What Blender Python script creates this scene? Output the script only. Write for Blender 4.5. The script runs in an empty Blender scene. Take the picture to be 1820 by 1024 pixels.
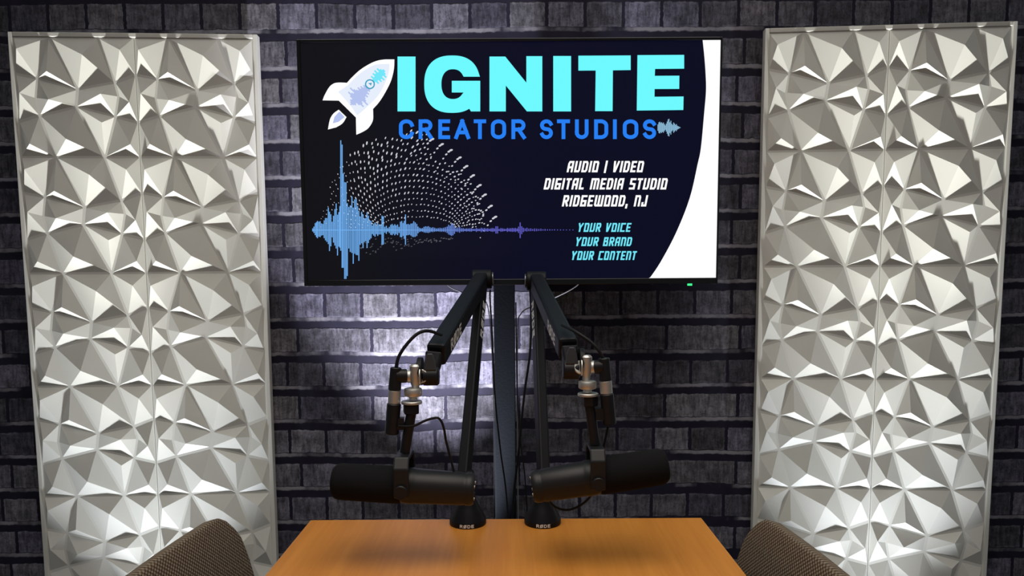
import bpy, bmesh, math, random
from mathutils import Vector, Matrix
from mathutils.geometry import tessellate_polygon

# ------------------------------------------------------------------ camera, world, lights, exposure
scene = bpy.context.scene
COL = scene.collection
R_ = math.radians

def axes(pitch, roll):
    p, r = R_(pitch), R_(roll)
    fw = Vector((0, math.cos(p), -math.sin(p)))
    up0 = Vector((0, math.sin(p), math.cos(p)))
    rt0 = Vector((1, 0, 0))
    rt = rt0 * math.cos(r) + up0 * math.sin(r)
    up = -rt0 * math.sin(r) + up0 * math.cos(r)
    return rt, up, fw

rt, up, fw = axes(5.4, -0.35)
cam_data = bpy.data.cameras.new('camera')
cam = bpy.data.objects.new('camera', cam_data)
COL.objects.link(cam)
m = Matrix.Identity(4)
for i in range(3):
    m[i][0], m[i][1], m[i][2] = rt[i], up[i], -fw[i]
m.translation = (0, 0, 1.18)
cam.matrix_world = m
cam_data.sensor_width = 36.0
cam_data.lens = 36.0 * 1300 / 1820
cam_data.shift_y = 100 / 1820
cam_data.clip_start = 0.02
scene.camera = cam

world = bpy.data.worlds.new('world')
scene.world = world
world.use_nodes = True
bg = world.node_tree.nodes['Background']
bg.inputs[0].default_value = (0.95, 0.97, 1.0, 1)
bg.inputs[1].default_value = 0.11

vs = scene.view_settings
vs.view_transform = 'Standard'
vs.look = 'None'
vs.gamma = 1.0
vs.use_curve_mapping = False
vs.exposure = 0.0

def aim(o, target):
    d = Vector(target) - o.location
    o.rotation_euler = d.to_track_quat('-Z', 'Y').to_euler()

def area_light(name, loc, target, size, power, color):
    l = bpy.data.lights.new(name, 'AREA')
    l.shape = 'RECTANGLE'; l.size, l.size_y = size
    l.energy = power; l.color = color
    o = bpy.data.objects.new(name, l); COL.objects.link(o)
    o.location = loc; aim(o, target)
    return o

def spot_light(name, loc, target, cone, blend, power, color, radius=0.02):
    l = bpy.data.lights.new(name, 'SPOT')
    l.spot_size = R_(cone); l.spot_blend = blend
    l.energy = power; l.color = color; l.shadow_soft_size = radius
    o = bpy.data.objects.new(name, l); COL.objects.link(o)
    o.location = loc; aim(o, target)
    return o

def uplight(name, loc, elev, half, wide, power, color, radius=0.02):
    """floor spot whose beam leans towards the back wall (elev degrees above the floor), wide = sideways stretch of the beam"""
    l = bpy.data.lights.new(name, 'SPOT')
    l.spot_size = R_(2 * half); l.spot_blend = 1.0
    l.energy = power; l.color = color; l.shadow_soft_size = radius
    o = bpy.data.objects.new(name, l); COL.objects.link(o)
    o.location = loc
    o.rotation_euler = (R_(90 + elev), 0, 0)
    o.scale = (wide, 1, 1)
    return o

# room ceiling light above the table
cl_ = area_light('ceiling_light', (0.0, 0.55, 2.45), (0.0, 0.70, 0.7), (1.5, 1.5), 12.5, (1.0, 0.93, 0.84))
cl_.data.spread = R_(115)
# floor wall-washers: one at the foot of each wall panel, one behind the table
UP = 66.0
for sx in (-1, 1):
    for half, k_, c_ in ((9.0, 4.2, (1.0, 0.985, 0.91)), (14.0, 1.0, (1.0, 0.99, 0.93)), (27.0, 0.75, (0.90, 0.94, 1.0))):
        uplight('floor_washlight', (sx * 0.893, 1.62, 0.03), 89.0, half, 2.2 if half < 20 else 1.3, UP * k_, c_, 0.018)
uplight('wall_washlight', (-0.19, 1.60, 0.22), 77.0, 12.5, 2.1, 430.0, (0.92, 0.92, 1.0), 0.02)

# ------------------------------------------------------------------ helpers
class MB:
    """collects shapes and links them as ONE mesh object"""
    def __init__(self):
        self.bm = bmesh.new()

    def _faces(self, geom_verts):
        return geom_verts

    def box(self, x0, x1, y0, y1, z0, z1):
        v = [self.bm.verts.new((x, y, z)) for z in (z0, z1) for y in (y0, y1) for x in (x0, x1)]
        for f in ((0, 2, 3, 1), (4, 5, 7, 6), (0, 1, 5, 4), (2, 6, 7, 3), (0, 4, 6, 2), (1, 3, 7, 5)):
            self.bm.faces.new([v[i] for i in f])
        return self

    def beam(self, p0, p1, w, h, w1=None, h1=None, side=None):
        p0, p1 = Vector(p0), Vector(p1)
        d = (p1 - p0).normalized()
        s = Vector(side) if side else d.cross(Vector((0, 0, 1)))
        if s.length < 1e-4:
            s = Vector((1, 0, 0))
        s = (s - d * s.dot(d)).normalized()
        u = s.cross(d).normalized()
        vs_ = []
        for p, a, b in ((p0, w, h), (p1, w1 or w, h1 or h)):
            for i, j in ((-1, -1), (1, -1), (1, 1), (-1, 1)):
                vs_.append(self.bm.verts.new(p + s * (a / 2 * i) + u * (b / 2 * j)))
        self.bm.faces.new(vs_[0:4][::-1]); self.bm.faces.new(vs_[4:8])
        for i in range(4):
            j = (i + 1) % 4
            self.bm.faces.new((vs_[i], vs_[j], vs_[4 + j], vs_[4 + i]))
        return self

    def lathe(self, p0, p1, prof, seg=32, cap=True):
        """prof: list of (distance along axis in metres, radius)"""
        p0, p1 = Vector(p0), Vector(p1)
        d = (p1 - p0).normalized()
        a = d.orthogonal().normalized(); b = d.cross(a)
        rings = []
        for t, r in prof:
            c = p0 + d * t
            if r < 1e-6:
                rings.append([self.bm.verts.new(c)])
            else:
                rings.append([self.bm.verts.new(c + (a * math.cos(2 * math.pi * k / seg) + b * math.sin(2 * math.pi * k / seg)) * r) for k in range(seg)])
        for r0, r1 in zip(rings, rings[1:]):
            for k in range(seg):
                k1 = (k + 1) % seg
                if len(r0) == 1 and len(r1) == 1:
                    continue
                if len(r0) == 1:
                    self.bm.faces.new((r0[0], r1[k1], r1[k]))
                elif len(r1) == 1:
                    self.bm.faces.new((r0[k], r0[k1], r1[0]))
                else:
                    self.bm.faces.new((r0[k], r0[k1], r1[k1], r1[k]))
        if cap:
            if len(rings[0]) > 1: self.bm.faces.new(rings[0][::-1])
            if len(rings[-1]) > 1: self.bm.faces.new(rings[-1])
        return self

    def cyl(self, p0, p1, r, r1=None, seg=32, ch=0.0):
        L = (Vector(p1) - Vector(p0)).length
        r1 = r if r1 is None else r1
        if ch:
            prof = [(0, r - ch), (ch, r), (L - ch, r1), (L, r1 - ch)]
        else:
            prof = [(0, r), (L, r1)]
        return self.lathe(p0, p1, prof, seg)

    def tube(self, pts, r, seg=10, sub=8):
        P = [Vector(p) for p in pts]
        path = []
        n = len(P)
        for i in range(n - 1):
            a = P[max(i - 1, 0)]; b = P[i]; c = P[i + 1]; d = P[min(i + 2, n - 1)]
            for k in range(sub):
                t = k / sub
                path.append(0.5 * ((2 * b) + (c - a) * t + (2 * a - 5 * b + 4 * c - d) * t * t + (3 * b - a - 3 * c + d) * t ** 3))
        path.append(P[-1])
        nrm = None; rings = []
        for i, p in enumerate(path):
            tg = (path[min(i + 1, len(path) - 1)] - path[max(i - 1, 0)]).normalized()
            if nrm is None:
                nrm = tg.orthogonal().normalized()
            else:
                nrm = (nrm - tg * nrm.dot(tg)).normalized()
            bn = tg.cross(nrm)
            rings.append([self.bm.verts.new(p + (nrm * math.cos(2 * math.pi * k / seg) + bn * math.sin(2 * math.pi * k / seg)) * r) for k in range(seg)])
        for r0, r1 in zip(rings, rings[1:]):
            for k in range(seg):
                self.bm.faces.new((r0[k], r0[(k + 1) % seg], r1[(k + 1) % seg], r1[k]))
        self.bm.faces.new(rings[0][::-1]); self.bm.faces.new(rings[-1])
        return self

    def poly(self, pts):
        pts = [Vector(p) for p in pts]
        vs_ = [self.bm.verts.new(p) for p in pts]
        for t in tessellate_polygon([pts]):
            self.bm.faces.new([vs_[i] for i in t])
        return self

    def prism(self, pts, ext):
        """closed flat outline pushed along ext"""
        ext = Vector(ext)
        a = [self.bm.verts.new(Vector(p)) for p in pts]
        b = [self.bm.verts.new(Vector(p) + ext) for p in pts]
        n = len(a)
        for i in range(n):
            self.bm.faces.new((a[i], a[(i + 1) % n], b[(i + 1) % n], b[i]))
        self.bm.faces.new(a[::-1]); self.bm.faces.new(b)
        return self

    def build(self, name, mat, parent=None, smooth=False, bevel=0.0, recalc=True, off=None):
        if recalc:
            bmesh.ops.recalc_face_normals(self.bm, faces=self.bm.faces[:])
        if off is not None:
            bmesh.ops.translate(self.bm, verts=self.bm.verts[:], vec=-Vector(off))
        me = bpy.data.meshes.new(name)
        self.bm.to_mesh(me); self.bm.free()
        me.materials.append(mat)
        if smooth:
            me.shade_smooth()
            me.set_sharp_from_angle(angle=R_(38))
        o = bpy.data.objects.new(name, me)
        COL.objects.link(o)
        if parent is not None:
            o.parent = parent
        if bevel:
            b = o.modifiers.new('bevel', 'BEVEL'); b.width = bevel; b.segments = 2; b.limit_method = 'ANGLE'
        return o

def thing(name, label, cat, loc=(0, 0, 0), rz=0.0, group=None):
    o = bpy.data.objects.new(name, None)
    o.empty_display_size = 0.05
    COL.objects.link(o)
    o.location = loc; o.rotation_euler = (0, 0, rz)
    o['label'] = label; o['category'] = cat
    if group: o['group'] = group
    return o

def tag(o, label, cat, group=None):
    o['label'] = label; o['category'] = cat
    if group: o['group'] = group
    return o

# ------------------------------------------------------------------ materials
def mat(name, color, rough=0.5, metal=0.0, spec=0.5, emit=None, estr=1.0):
    m = bpy.data.materials.new(name); m.use_nodes = True
    b = m.node_tree.nodes['Principled BSDF']
    b.inputs['Base Color'].default_value = (*color, 1)
    b.inputs['Roughness'].default_value = rough
    b.inputs['Metallic'].default_value = metal
    b.inputs['Specular IOR Level'].default_value = spec
    if emit:
        b.inputs['Emission Color'].default_value = (*emit, 1)
        b.inputs['Emission Strength'].default_value = estr
    return m

class NT:
    """tiny node-graph helper"""
    def __init__(self, m):
        self.m = m; self.t = m.node_tree; self.n = self.t.nodes; self.l = self.t.links
        self.bsdf = self.n['Principled BSDF']
    def node(self, kind, **kw):
        nd = self.n.new(kind)
        for k, v in kw.items(): setattr(nd, k, v)
        return nd
    def put(self, sock, v):
        if hasattr(v, 'is_linked') or isinstance(v, bpy.types.NodeSocket):
            self.l.new(v, sock)
        else:
            sock.default_value = v
    def math(self, op, a, b=0.0, c=0.0, clamp=False):
        nd = self.node('ShaderNodeMath', operation=op, use_clamp=clamp)
        self.put(nd.inputs[0], a); self.put(nd.inputs[1], b)
        if len(nd.inputs) > 2: self.put(nd.inputs[2], c)
        return nd.outputs[0]
    def mix(self, f, a, b):
        nd = self.node('ShaderNodeMix', data_type='RGBA')
        self.put(nd.inputs[0], f); self.put(nd.inputs[6], a); self.put(nd.inputs[7], b)
        return nd.outputs[2]
    def step(self, v, lo, hi):
        nd = self.node('ShaderNodeMapRange', interpolation_type='SMOOTHSTEP')
        self.put(nd.inputs[0], v); self.put(nd.inputs[1], lo); self.put(nd.inputs[2], hi)
        nd.inputs[3].default_value = 0.0; nd.inputs[4].default_value = 1.0
        return nd.outputs[0]
    def noise(self, vec, scale, detail=3.0, rough=0.55):
        nd = self.node('ShaderNodeTexNoise')
        self.l.new(vec, nd.inputs['Vector'])
        nd.inputs['Scale'].default_value = scale; nd.inputs['Detail'].default_value = detail; nd.inputs['Roughness'].default_value = rough
        return nd.outputs['Fac']
    def scaled(self, vec, s):
        nd = self.node('ShaderNodeVectorMath', operation='MULTIPLY')
        self.l.new(vec, nd.inputs[0]); nd.inputs[1].default_value = s
        return nd.outputs[0]
    def coords(self):
        tc = self.node('ShaderNodeTexCoord')
        return tc.outputs['Object']
    def bump(self, h, dist, strength=1.0):
        nd = self.node('ShaderNodeBump')
        nd.inputs['Distance'].default_value = dist; nd.inputs['Strength'].default_value = strength
        self.l.new(h, nd.inputs['Height']); self.l.new(nd.outputs[0], self.bsdf.inputs['Normal'])

def brick_wall_material():
    """printed mural: painted purple-grey bricks, wide dark joints with a dusty ledge under each course"""
    m = mat('painted_brick_mural', (0.1, 0.1, 0.12), 0.75, spec=0.25); g = NT(m)
    P = g.coords()
    sep = g.node('ShaderNodeSeparateXYZ'); g.l.new(P, sep.inputs[0])
    X, Z = sep.outputs[0], sep.outputs[2]
    wob = g.math('SUBTRACT', g.noise(P, 3.0, 2), 0.5)
    wob2 = g.math('SUBTRACT', g.noise(P, 62.0, 4), 0.5)
    wob3 = g.math('SUBTRACT', g.noise(g.scaled(P, (1.0, 1.0, 1.37)), 66.0, 4), 0.5)
    zz = g.math('ADD', Z, g.math('ADD', g.math('MULTIPLY', wob, 0.018), g.math('MULTIPLY', wob2, 0.0085)))
    v = g.math('DIVIDE', g.math('SUBTRACT', zz, 1.0765 - 0.0878 * 12 - 0.0255), 0.0878)
    row = g.math('FLOOR', v); fz = g.math('SUBTRACT', v, row)
    par = g.math('MODULO', row, 2.0)                      # 0 = course of half bricks, 1 = course of long bricks
    rnd = g.node('ShaderNodeTexWhiteNoise', noise_dimensions='1D'); g.l.new(row, rnd.inputs['W'])
    width = g.math('ADD', 0.0935, g.math('MULTIPLY', par, 0.0935))
    off = g.math('ADD', -0.4775 - 0.0935 * 40, g.math('MULTIPLY', par, 0.1198))
    xx = g.math('ADD', X, g.math('ADD', g.math('MULTIPLY', wob3, 0.0075), g.math('MULTIPLY', g.math('SUBTRACT', rnd.outputs[0], 0.5), 0.012)))
    u = g.math('DIVIDE', g.math('SUBTRACT', xx, off), width)
    colu = g.math('FLOOR', u); fu = g.math('SUBTRACT', u, colu)
    du = g.math('MULTIPLY', g.math('MINIMUM', fu, g.math('SUBTRACT', 1.0, fu)), width)    # metres to the next joint
    bx = g.step(du, 0.0034, 0.0050)
    bz = g.math('MULTIPLY', g.step(fz, 0.305, 0.325), g.math('SUBTRACT', 1.0, g.step(fz, 0.965, 0.995)))
    brick = g.math('MULTIPLY', bx, bz)
    # each brick its own tone
    cv = g.node('ShaderNodeCombineXYZ'); g.l.new(colu, cv.inputs[0]); g.l.new(row, cv.inputs[1])
    wn = g.node('ShaderNodeTexWhiteNoise', noise_dimensions='2D'); g.l.new(cv.outputs[0], wn.inputs['Vector'])
    tone = wn.outputs['Value']
    streak = g.noise(g.scaled(P, (120.0, 1.0, 22.0)), 1.0, 5, 0.7)
    patch = g.noise(g.scaled(P, (1.0, 1.0, 1.6)), 20.0, 6, 0.7)
    speck = g.noise(P, 230.0, 4, 0.7)
    val = g.math('ADD', g.math('MULTIPLY', tone, 0.25), 0.155)
    val = g.math('MULTIPLY', val, g.math('ADD', 0.52, g.math('MULTIPLY', g.step(patch, 0.34, 0.66), 0.56)))
    val = g.math('MULTIPLY', val, g.math('ADD', 0.48, g.math('MULTIPLY', g.step(streak, 0.32, 0.66), 0.72)))
    val = g.math('MULTIPLY', val, g.math('ADD', 0.45, g.math('MULTIPLY', g.step(speck, 0.30, 0.52), 0.58)))
    # paler worn rim towards the bricks' lower and upper arrises
    rim = g.math('SUBTRACT', 1.0, g.step(g.math('SUBTRACT', fz, 0.315), 0.0, 0.07))
    side = g.math('SUBTRACT', 1.0, g.step(g.math('SUBTRACT', du, 0.0045), 0.0, 0.0045))
    topr = g.step(fz, 0.90, 0.97)
    worn = g.math('MAXIMUM', rim, g.math('MAXIMUM', side, topr))
    worn = g.math('MULTIPLY', worn, g.step(g.noise(P, 48.0, 3), 0.42, 0.62))
    val = g.math('ADD', g.math('MULTIPLY', val, 0.92), g.math('MULTIPLY', worn, 0.10))
    tintf = g.math('FRACT', g.math('MULTIPLY', tone, 7.31))
    tint = g.mix(tintf, (0.72, 0.70, 0.80, 1), (0.58, 0.56, 0.80, 1))
    hsv = g.node('ShaderNodeVectorMath', operation='SCALE'); g.l.new(tint, hsv.inputs[0]); g.l.new(val, hsv.inputs['Scale'])
    joint = g.mix(g.noise(P, 26.0, 4), (0.006, 0.006, 0.015, 1), (0.028, 0.025, 0.050, 1))
    ledge_on = g.step(g.noise(g.scaled(P, (1.0, 1.0, 0.4)), 9.0, 4, 0.6), 0.36, 0.60)
    ledge = g.math('MULTIPLY', g.math('MULTIPLY', g.step(fz, 0.175, 0.225), g.math('SUBTRACT', 1.0, g.step(fz, 0.285, 0.315))), ledge_on)
    jcol = g.mix(g.math('MULTIPLY', ledge, 0.85), joint, (0.36, 0.35, 0.40, 1))
    out = g.mix(brick, jcol, hsv.outputs[0])
    g.l.new(out, g.bsdf.inputs['Base Color'])
    g.bump(brick, 0.0012, 0.5)
    return m

def wood_material():
    m = mat('maple_laminate', (0.5, 0.25, 0.08), 0.42, spec=0.35); g = NT(m)
    P = g.coords()
    n1 = g.noise(g.scaled(P, (26.0, 2.2, 26.0)), 1.0, 5, 0.6)
    n2 = g.noise(g.scaled(P, (160.0, 6.0, 160.0)), 1.0, 3, 0.6)
    f = g.math('ADD', g.math('MULTIPLY', n1, 0.7), g.math('MULTIPLY', n2, 0.3))
    g.l.new(g.mix(g.step(f, 0.3, 0.7), (0.50, 0.185, 0.026, 1), (0.62, 0.25, 0.042, 1)), g.bsdf.inputs['Base Color'])
    return m

def weave_material():
    m = mat('brown_woven_mesh', (0.08, 0.06, 0.045), 0.8, spec=0.2); g = NT(m)
    P = g.coords()
    sep = g.node('ShaderNodeSeparateXYZ'); g.l.new(P, sep.inputs[0])
    a = g.math('MULTIPLY', sep.outputs[1], 2 * math.pi / 0.0078)
    b = g.math('MULTIPLY', sep.outputs[2], 2 * math.pi / 0.0070)
    s = g.math('MULTIPLY', g.math('SINE', a), g.math('SINE', b))
    f = g.step(g.math('ADD', s, g.math('MULTIPLY', g.math('SUBTRACT', g.noise(P, 240.0, 2), 0.5), 0.9)), -0.55, 0.75)
    g.l.new(g.mix(f, (0.070, 0.052, 0.036, 1), (0.270, 0.215, 0.155, 1)), g.bsdf.inputs['Base Color'])
    g.bump(f, 0.0015, 0.8)
    return m

def carpet_material():
    m = mat('charcoal_carpet', (0.03, 0.03, 0.035), 0.95, spec=0.1); g = NT(m)
    P = g.coords()
    g.l.new(g.mix(g.noise(P, 300.0, 4), (0.012, 0.012, 0.015, 1), (0.06, 0.06, 0.065, 1)), g.bsdf.inputs['Base Color'])
    return m

def rough_black(name, c, rough, scale, dist):
    m = mat(name, c, rough, spec=0.08); g = NT(m)
    g.bump(g.noise(g.coords(), scale, 3), dist, 0.7)
    return m

M_WALL = brick_wall_material()
M_FLOOR = carpet_material()
M_WOOD = wood_material()
M_EDGE = mat('dark_edge_band', (0.10, 0.045, 0.015), 0.5)
M_WEAVE = weave_material()
M_PANEL = mat('white_satin_panel', (0.79, 0.79, 0.735), 0.42, spec=0.4)
M_FRAME = mat('white_panel_frame', (0.78, 0.775, 0.72), 0.45, spec=0.4)
M_BLACKP = mat('black_plastic', (0.009, 0.009, 0.011), 0.42, spec=0.25)
M_GLOSS = mat('gloss_black_bezel', (0.006, 0.006, 0.008), 0.18)
M_ARM = mat('black_anodised_arm', (0.005, 0.0055, 0.008), 0.5, spec=0.2)
M_COLUMN = rough_black('dark_blue_steel_column', (0.0025, 0.0038, 0.0062), 0.8, 160.0, 0.0004)
M_MIC = mat('mic_charcoal_paint', (0.011, 0.011, 0.012), 0.42, spec=0.28)
M_FOAM = rough_black('black_foam', (0.010, 0.010, 0.011), 0.9, 900.0, 0.0008)
M_STEEL = mat('brushed_nickel', (0.60, 0.59, 0.56), 0.5, metal=1.0)
M_RUBBER = mat('black_cable_rubber', (0.008, 0.008, 0.010), 0.55, spec=0.2)
M_GREYCORD = mat('grey_cord', (0.25, 0.25, 0.27), 0.5)
M_PRINT = mat('white_print', (0.85, 0.85, 0.85), 0.6)
M_LEVER = mat('dark_grey_lever', (0.035, 0.037, 0.042), 0.35)
M_CHROME = mat('chair_steel', (0.05, 0.05, 0.052), 0.35, metal=0.8)

def glow(name, c, s=1.0):
    return mat(name, (0, 0, 0), 0.5, spec=0.0, emit=c, estr=s)
M_E_WHITE = glow('screen_white', (1.0, 1.0, 1.0), 1.05)
M_E_CYAN = glow('screen_cyan', (0.155, 0.95, 1.0))
M_E_BLUE = glow('screen_blue', (0.022, 0.215, 0.90))
M_E_AQUA = glow('screen_aqua', (0.17, 0.80, 0.95))
M_E_PALE = glow('screen_pale', (0.80, 0.86, 0.98))
M_E_LAV = glow('screen_lavender', (0.46, 0.54, 0.86))
M_E_SKY = glow('screen_sky', (0.33, 0.62, 0.86))
M_E_TEAL = glow('screen_teal', (0.05, 0.36, 0.52))
M_E_DOT = glow('screen_dots', (0.62, 0.62, 0.68))
M_E_DIM = glow('screen_dim_dots', (0.10, 0.10, 0.12))
M_E_LED = glow('green_led', (0.05, 0.9, 0.25), 1.5)

def wave_material():
    m = glow('screen_waveform', (0.2, 0.5, 0.9)); g = NT(m)
    sep = g.node('ShaderNodeSeparateXYZ'); g.l.new(g.coords(), sep.inputs[0])
    f = g.step(sep.outputs[0], -0.30, 0.0)
    g.l.new(g.mix(f, (0.16, 0.42, 0.85, 1), (0.12, 0.11, 0.55, 1)), g.bsdf.inputs['Emission Color'])
    return m
M_E_WAVE = wave_material()

def screen_material():
    m = mat('screen_navy', (0.003, 0.003, 0.004), 0.3, spec=0.1, emit=(0, 0, 0)); g = NT(m)
    sep = g.node('ShaderNodeSeparateXYZ'); g.l.new(g.coords(), sep.inputs[0])
    f = g.step(sep.outputs[0], -0.46, 0.05)
    g.l.new(g.mix(f, (0.0055, 0.0055, 0.0075, 1), (0.0025, 0.003, 0.014, 1)), g.bsdf.inputs['Emission Color'])
    return m
M_SCREEN = screen_material()

# ------------------------------------------------------------------ the setting
def structure(o):
    o['kind'] = 'structure'
    return o
structure(MB().box(-2.3, 2.3, 1.85, 1.95, 0.0, 2.7).build('wall_back', M_WALL))
structure(MB().box(-2.3, 2.3, -1.6, 1.95, -0.08, 0.0).build('floor', M_FLOOR))
structure(MB().box(-2.3, 2.3, -1.6, 1.95, 2.70, 2.78).build('ceiling', mat('white_ceiling', (0.75, 0.74, 0.72), 0.9)))
structure(MB().box(-2.3, 2.3, 1.838, 1.85, 0.0, 0.09).build('baseboard_back', M_BLACKP, bevel=0.003))

# ------------------------------------------------------------------ faceted wall panels
TILE = 0.2773
HUB = dict(TL=(0, 0), TR=(1, 0), BL=(0, 1), BR=(1, 1), H1=(.29, 0), H2=(.70, 0), F1=(.287, 1), F2=(.705, 1),
           L1=(0, .305), L2=(0, .705), R1=(1, .305), R2=(1, .705), A1=(.508, .43), A2=(.487, .575), B=(.178, .34),
           C=(.178, .65), D=(.823, .372), E=(.811, .657), G=(.153, .503), J=(.847, .487))
CELLS = [  # outline hubs, apex (u, v), apex height in tile widths
    (('TL', 'H1', 'B', 'L1'), (.055, .113), .060),
    (('H1', 'A1', 'B'), (.289, .294), .056),
    (('H1', 'H2', 'D', 'A1'), (.590, .156), .058),
    (('H2', 'TR', 'R1', 'D'), (.900, .112), .050),
    (('L1', 'B', 'G', 'C', 'L2'), (.053, .474), .054),
    (('B', 'A1', 'A2', 'C', 'G'), (.286, .526), .050),
    (('A1', 'D', 'J', 'E', 'A2'), (.724, .478), .056),
    (('D', 'R1', 'R2', 'E', 'J'), (.954, .543), .046),
    (('L2', 'C', 'F1', 'BL'), (.108, .896), .052),
    (('C', 'A2', 'F2', 'F1'), (.416, .856), .056),
    (('A2', 'E', 'F2'), (.716, .716), .046),
    (('E', 'R2', 'BR', 'F2'), (.944, .898), .046),
]

def tile_mesh():
    b = MB()
    T = TILE
    def P(u, v, h): return (u * T, -h * T, (1 - v) * T)
    b.box(0, T, 0.0, 0.006, 0, T)                                    # backing sheet; its face is the groove between facets
    for hubs, (au, av), h in CELLS:
        pts = [Vector(HUB[k]) for k in hubs]
        n = len(pts)
        c = sum(pts, Vector((0, 0))) / n
        ins = []
        for i in range(n):                                            # pull the outline in for the flat groove
            p, a, q = pts[i], pts[i - 1], pts[(i + 1) % n]
            e1 = (p - a).normalized(); e2 = (q - p).normalized()
            n1 = Vector((-e1.y, e1.x)); n2 = Vector((-e2.y, e2.x))
            if n1.dot(c - p) < 0 and n2.dot(c - p) < 0: n1, n2 = -n1, -n2
            k = (n1 + n2); k = k / max(1 + n1.dot(n2), 0.5)
            ins.append(p + k * 0.0052)
        base = [b.bm.verts.new(P(p.x, p.y, -0.002)) for p in ins]
        apex = b.bm.verts.new(P(au, av, h))
        for i in range(n):
            b.bm.faces.new((base[i], base[(i + 1) % n], apex))
    return b

tile_proto = None
def wall_panel(label, cx, cy, rz, top):
    global tile_proto
    root = thing('wall_panel', label, 'wall panel', (cx, cy, 0), R_(rz), 'faceted white wall panels beside the screen')
    W = 2 * TILE + 0.0012; e = 0.0105
    x0, x1 = -W / 2 - e, W / 2 + e
    zt = top - e; zb = zt - 6 * TILE - 0.002
    f = MB()
    f.box(x0, x0 + e, -0.0025, 0.020, 0, top); f.box(x1 - e, x1, -0.0025, 0.020, 0, top)
    f.box(x0 + e, x1 - e, -0.0025, 0.020, zt, top); f.box(x0 + e, x1 - e, -0.0025, 0.020, 0, zb)
    f.build('frame', M_FRAME, root, bevel=0.0015)
    MB().box(x0 + e, x1 - e, 0.0062, 0.019, zb, zt).build('backing_board', M_FRAME, root)
    for r in range(6):
        for c in range(2):
            if tile_proto is None:
                o = tile_proto = tile_mesh().build('faceted_tile', M_PANEL, root)
            else:
                o = tile_proto.copy(); COL.objects.link(o); o.parent = root
            o.location = (-W / 2 + c * (TILE + 0.0012), 0, zt - 0.001 - (r + 1) * TILE)
    return root

wall_panel('tall white faceted diamond panel standing at the left of the screen', -0.893, 1.797, 2.9, 1.757)
wall_panel('tall white faceted diamond panel standing at the right of the screen', 0.897, 1.790, -4.0, 1.763)

# ------------------------------------------------------------------ television with its picture
def art(px, py, lift=0.0):
    """canvas point of the studio picture -> point on the flat screen (x, z), metres"""
    d = 1.0402668462506812 - 4.42208766938419e-07 * px - 7.238965959099223e-05 * py
    x = (-1.1565074673139466 + 0.0012761300359830105 * px - 7.795531749334924e-06 * py) / d
    z = (0.6284622727026579 - 7.760934903493562e-06 * px - 0.0012704665257122453 * py) / d
    return Vector((x, -lift, 1.18 + z - 1.158))

tv = thing('television', 'wide flat screen showing a rocket logo and blue studio lettering', 'television', (0, 1.66, 1.158))
SX0, SX1, SZ0, SZ1 = -0.4605, 0.4615, 0.0135, 0.5325
hb = MB()
hb.box(-0.464, 0.461, 0.004, 0.022, 0.003, 0.537)
hb.prism([(-0.30, 0.022, 0.05), (0.30, 0.022, 0.05), (0.27, 0.045, 0.08), (-0.27, 0.045, 0.08)], (0, 0, 0.38))
hb.build('housing', M_BLACKP, tv, bevel=0.002)
bz = MB()
bz.box(-0.4685, SX0, -0.003, 0.020, 0.0, 0.539); bz.box(SX1, 0.4655, -0.003, 0.020, 0.0, 0.539)
bz.box(SX0, SX1, -0.003, 0.020, SZ1, 0.539); bz.box(SX0, SX1, -0.003, 0.020, 0.0, SZ0)
bz.build('bezel', M_GLOSS, tv, bevel=0.0012)
scr = MB().box(SX0, SX1, 0.0005, 0.004, SZ0, SZ1).build('screen', M_SCREEN, tv)
MB().box(0.398, 0.4075, -0.004, 0.002, -0.004, 0.0005).build('power_led', M_E_LED, tv)

# swoosh
sw = [(1249, 71), (1252, 100), (1254.2, 130), (1255, 161), (1251.8, 200), (1246, 262), (1240, 292), (1226, 352), (1202, 413), (1174, 466), (1153, 497)]
def arc_smooth(pts, sub=5):
    P = [Vector((a, b, 0)) for a, b in pts]; out = []
    n = len(P)
    for i in range(n - 1):
        a = P[max(i - 1, 0)]; b = P[i]; c = P[i + 1]; d = P[min(i + 2, n - 1)]
        for k in range(sub):
            t = k / sub
            q = 0.5 * ((2 * b) + (c - a) * t + (2 * a - 5 * b + 4 * c - d) * t * t + (3 * b - a - 3 * c + d) * t ** 3)
            out.append((q.x, q.y))
    out.append(pts[-1])
    return out
edge = [art(a, b, 0.0004) for a, b in arc_smooth(sw)]
edge = [Vector((p.x, p.y, min(p.z, SZ1))) for p in edge]
edge[-1].z = SZ0
MB().poly(edge + [Vector((SX1, -0.0004, SZ0)), Vector((SX1, -0.0004, SZ1))]).build('white_swoosh', M_E_WHITE, scr)

# big block title
ti = MB()
def A(pts): ti.poly([art(a, b, 0.0008) for a, b in pts])
def rect(x0, x1, y0, y1): A([(x0, y0), (x1, y0), (x1, y1), (x0, y1)])
rect(706.5, 738.5, 100.5, 198)
def sup(cx, cy, rx, ry, a0, a1, n, e):
    out = []
    for k in range(n + 1):
        t = R_(a0 + (a1 - a0) * k / n)
        c, s = math.cos(t), math.sin(t)
        out.append((cx + rx * math.copysign(abs(c) ** (2 / e), c), cy - ry * math.copysign(abs(s) ** (2 / e), s)))
    return out
g_poly = [(853, 136.3)] + [p for p in sup(803.5, 149.6, 49.5, 51, 22, 304, 70, 2.4)] + [(837.0, 198), (853.5, 198), (853.5, 143.6), (803, 143.6), (803, 164.4), (824, 164.4)]
g_poly += [p for p in sup(805, 149.5, 20.5, 26.5, 318, 40, 60, 2.3)] + [(824, 136.3)]
A(g_poly)
A([(870, 100.5), (898, 100.5), (935.5, 147), (935.5, 99.8), (963.8, 99.8), (963.8, 198), (936.5, 198), (899, 152), (899, 198), (870, 198)])
rect(983.3, 1015, 99.5, 198)
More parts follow.
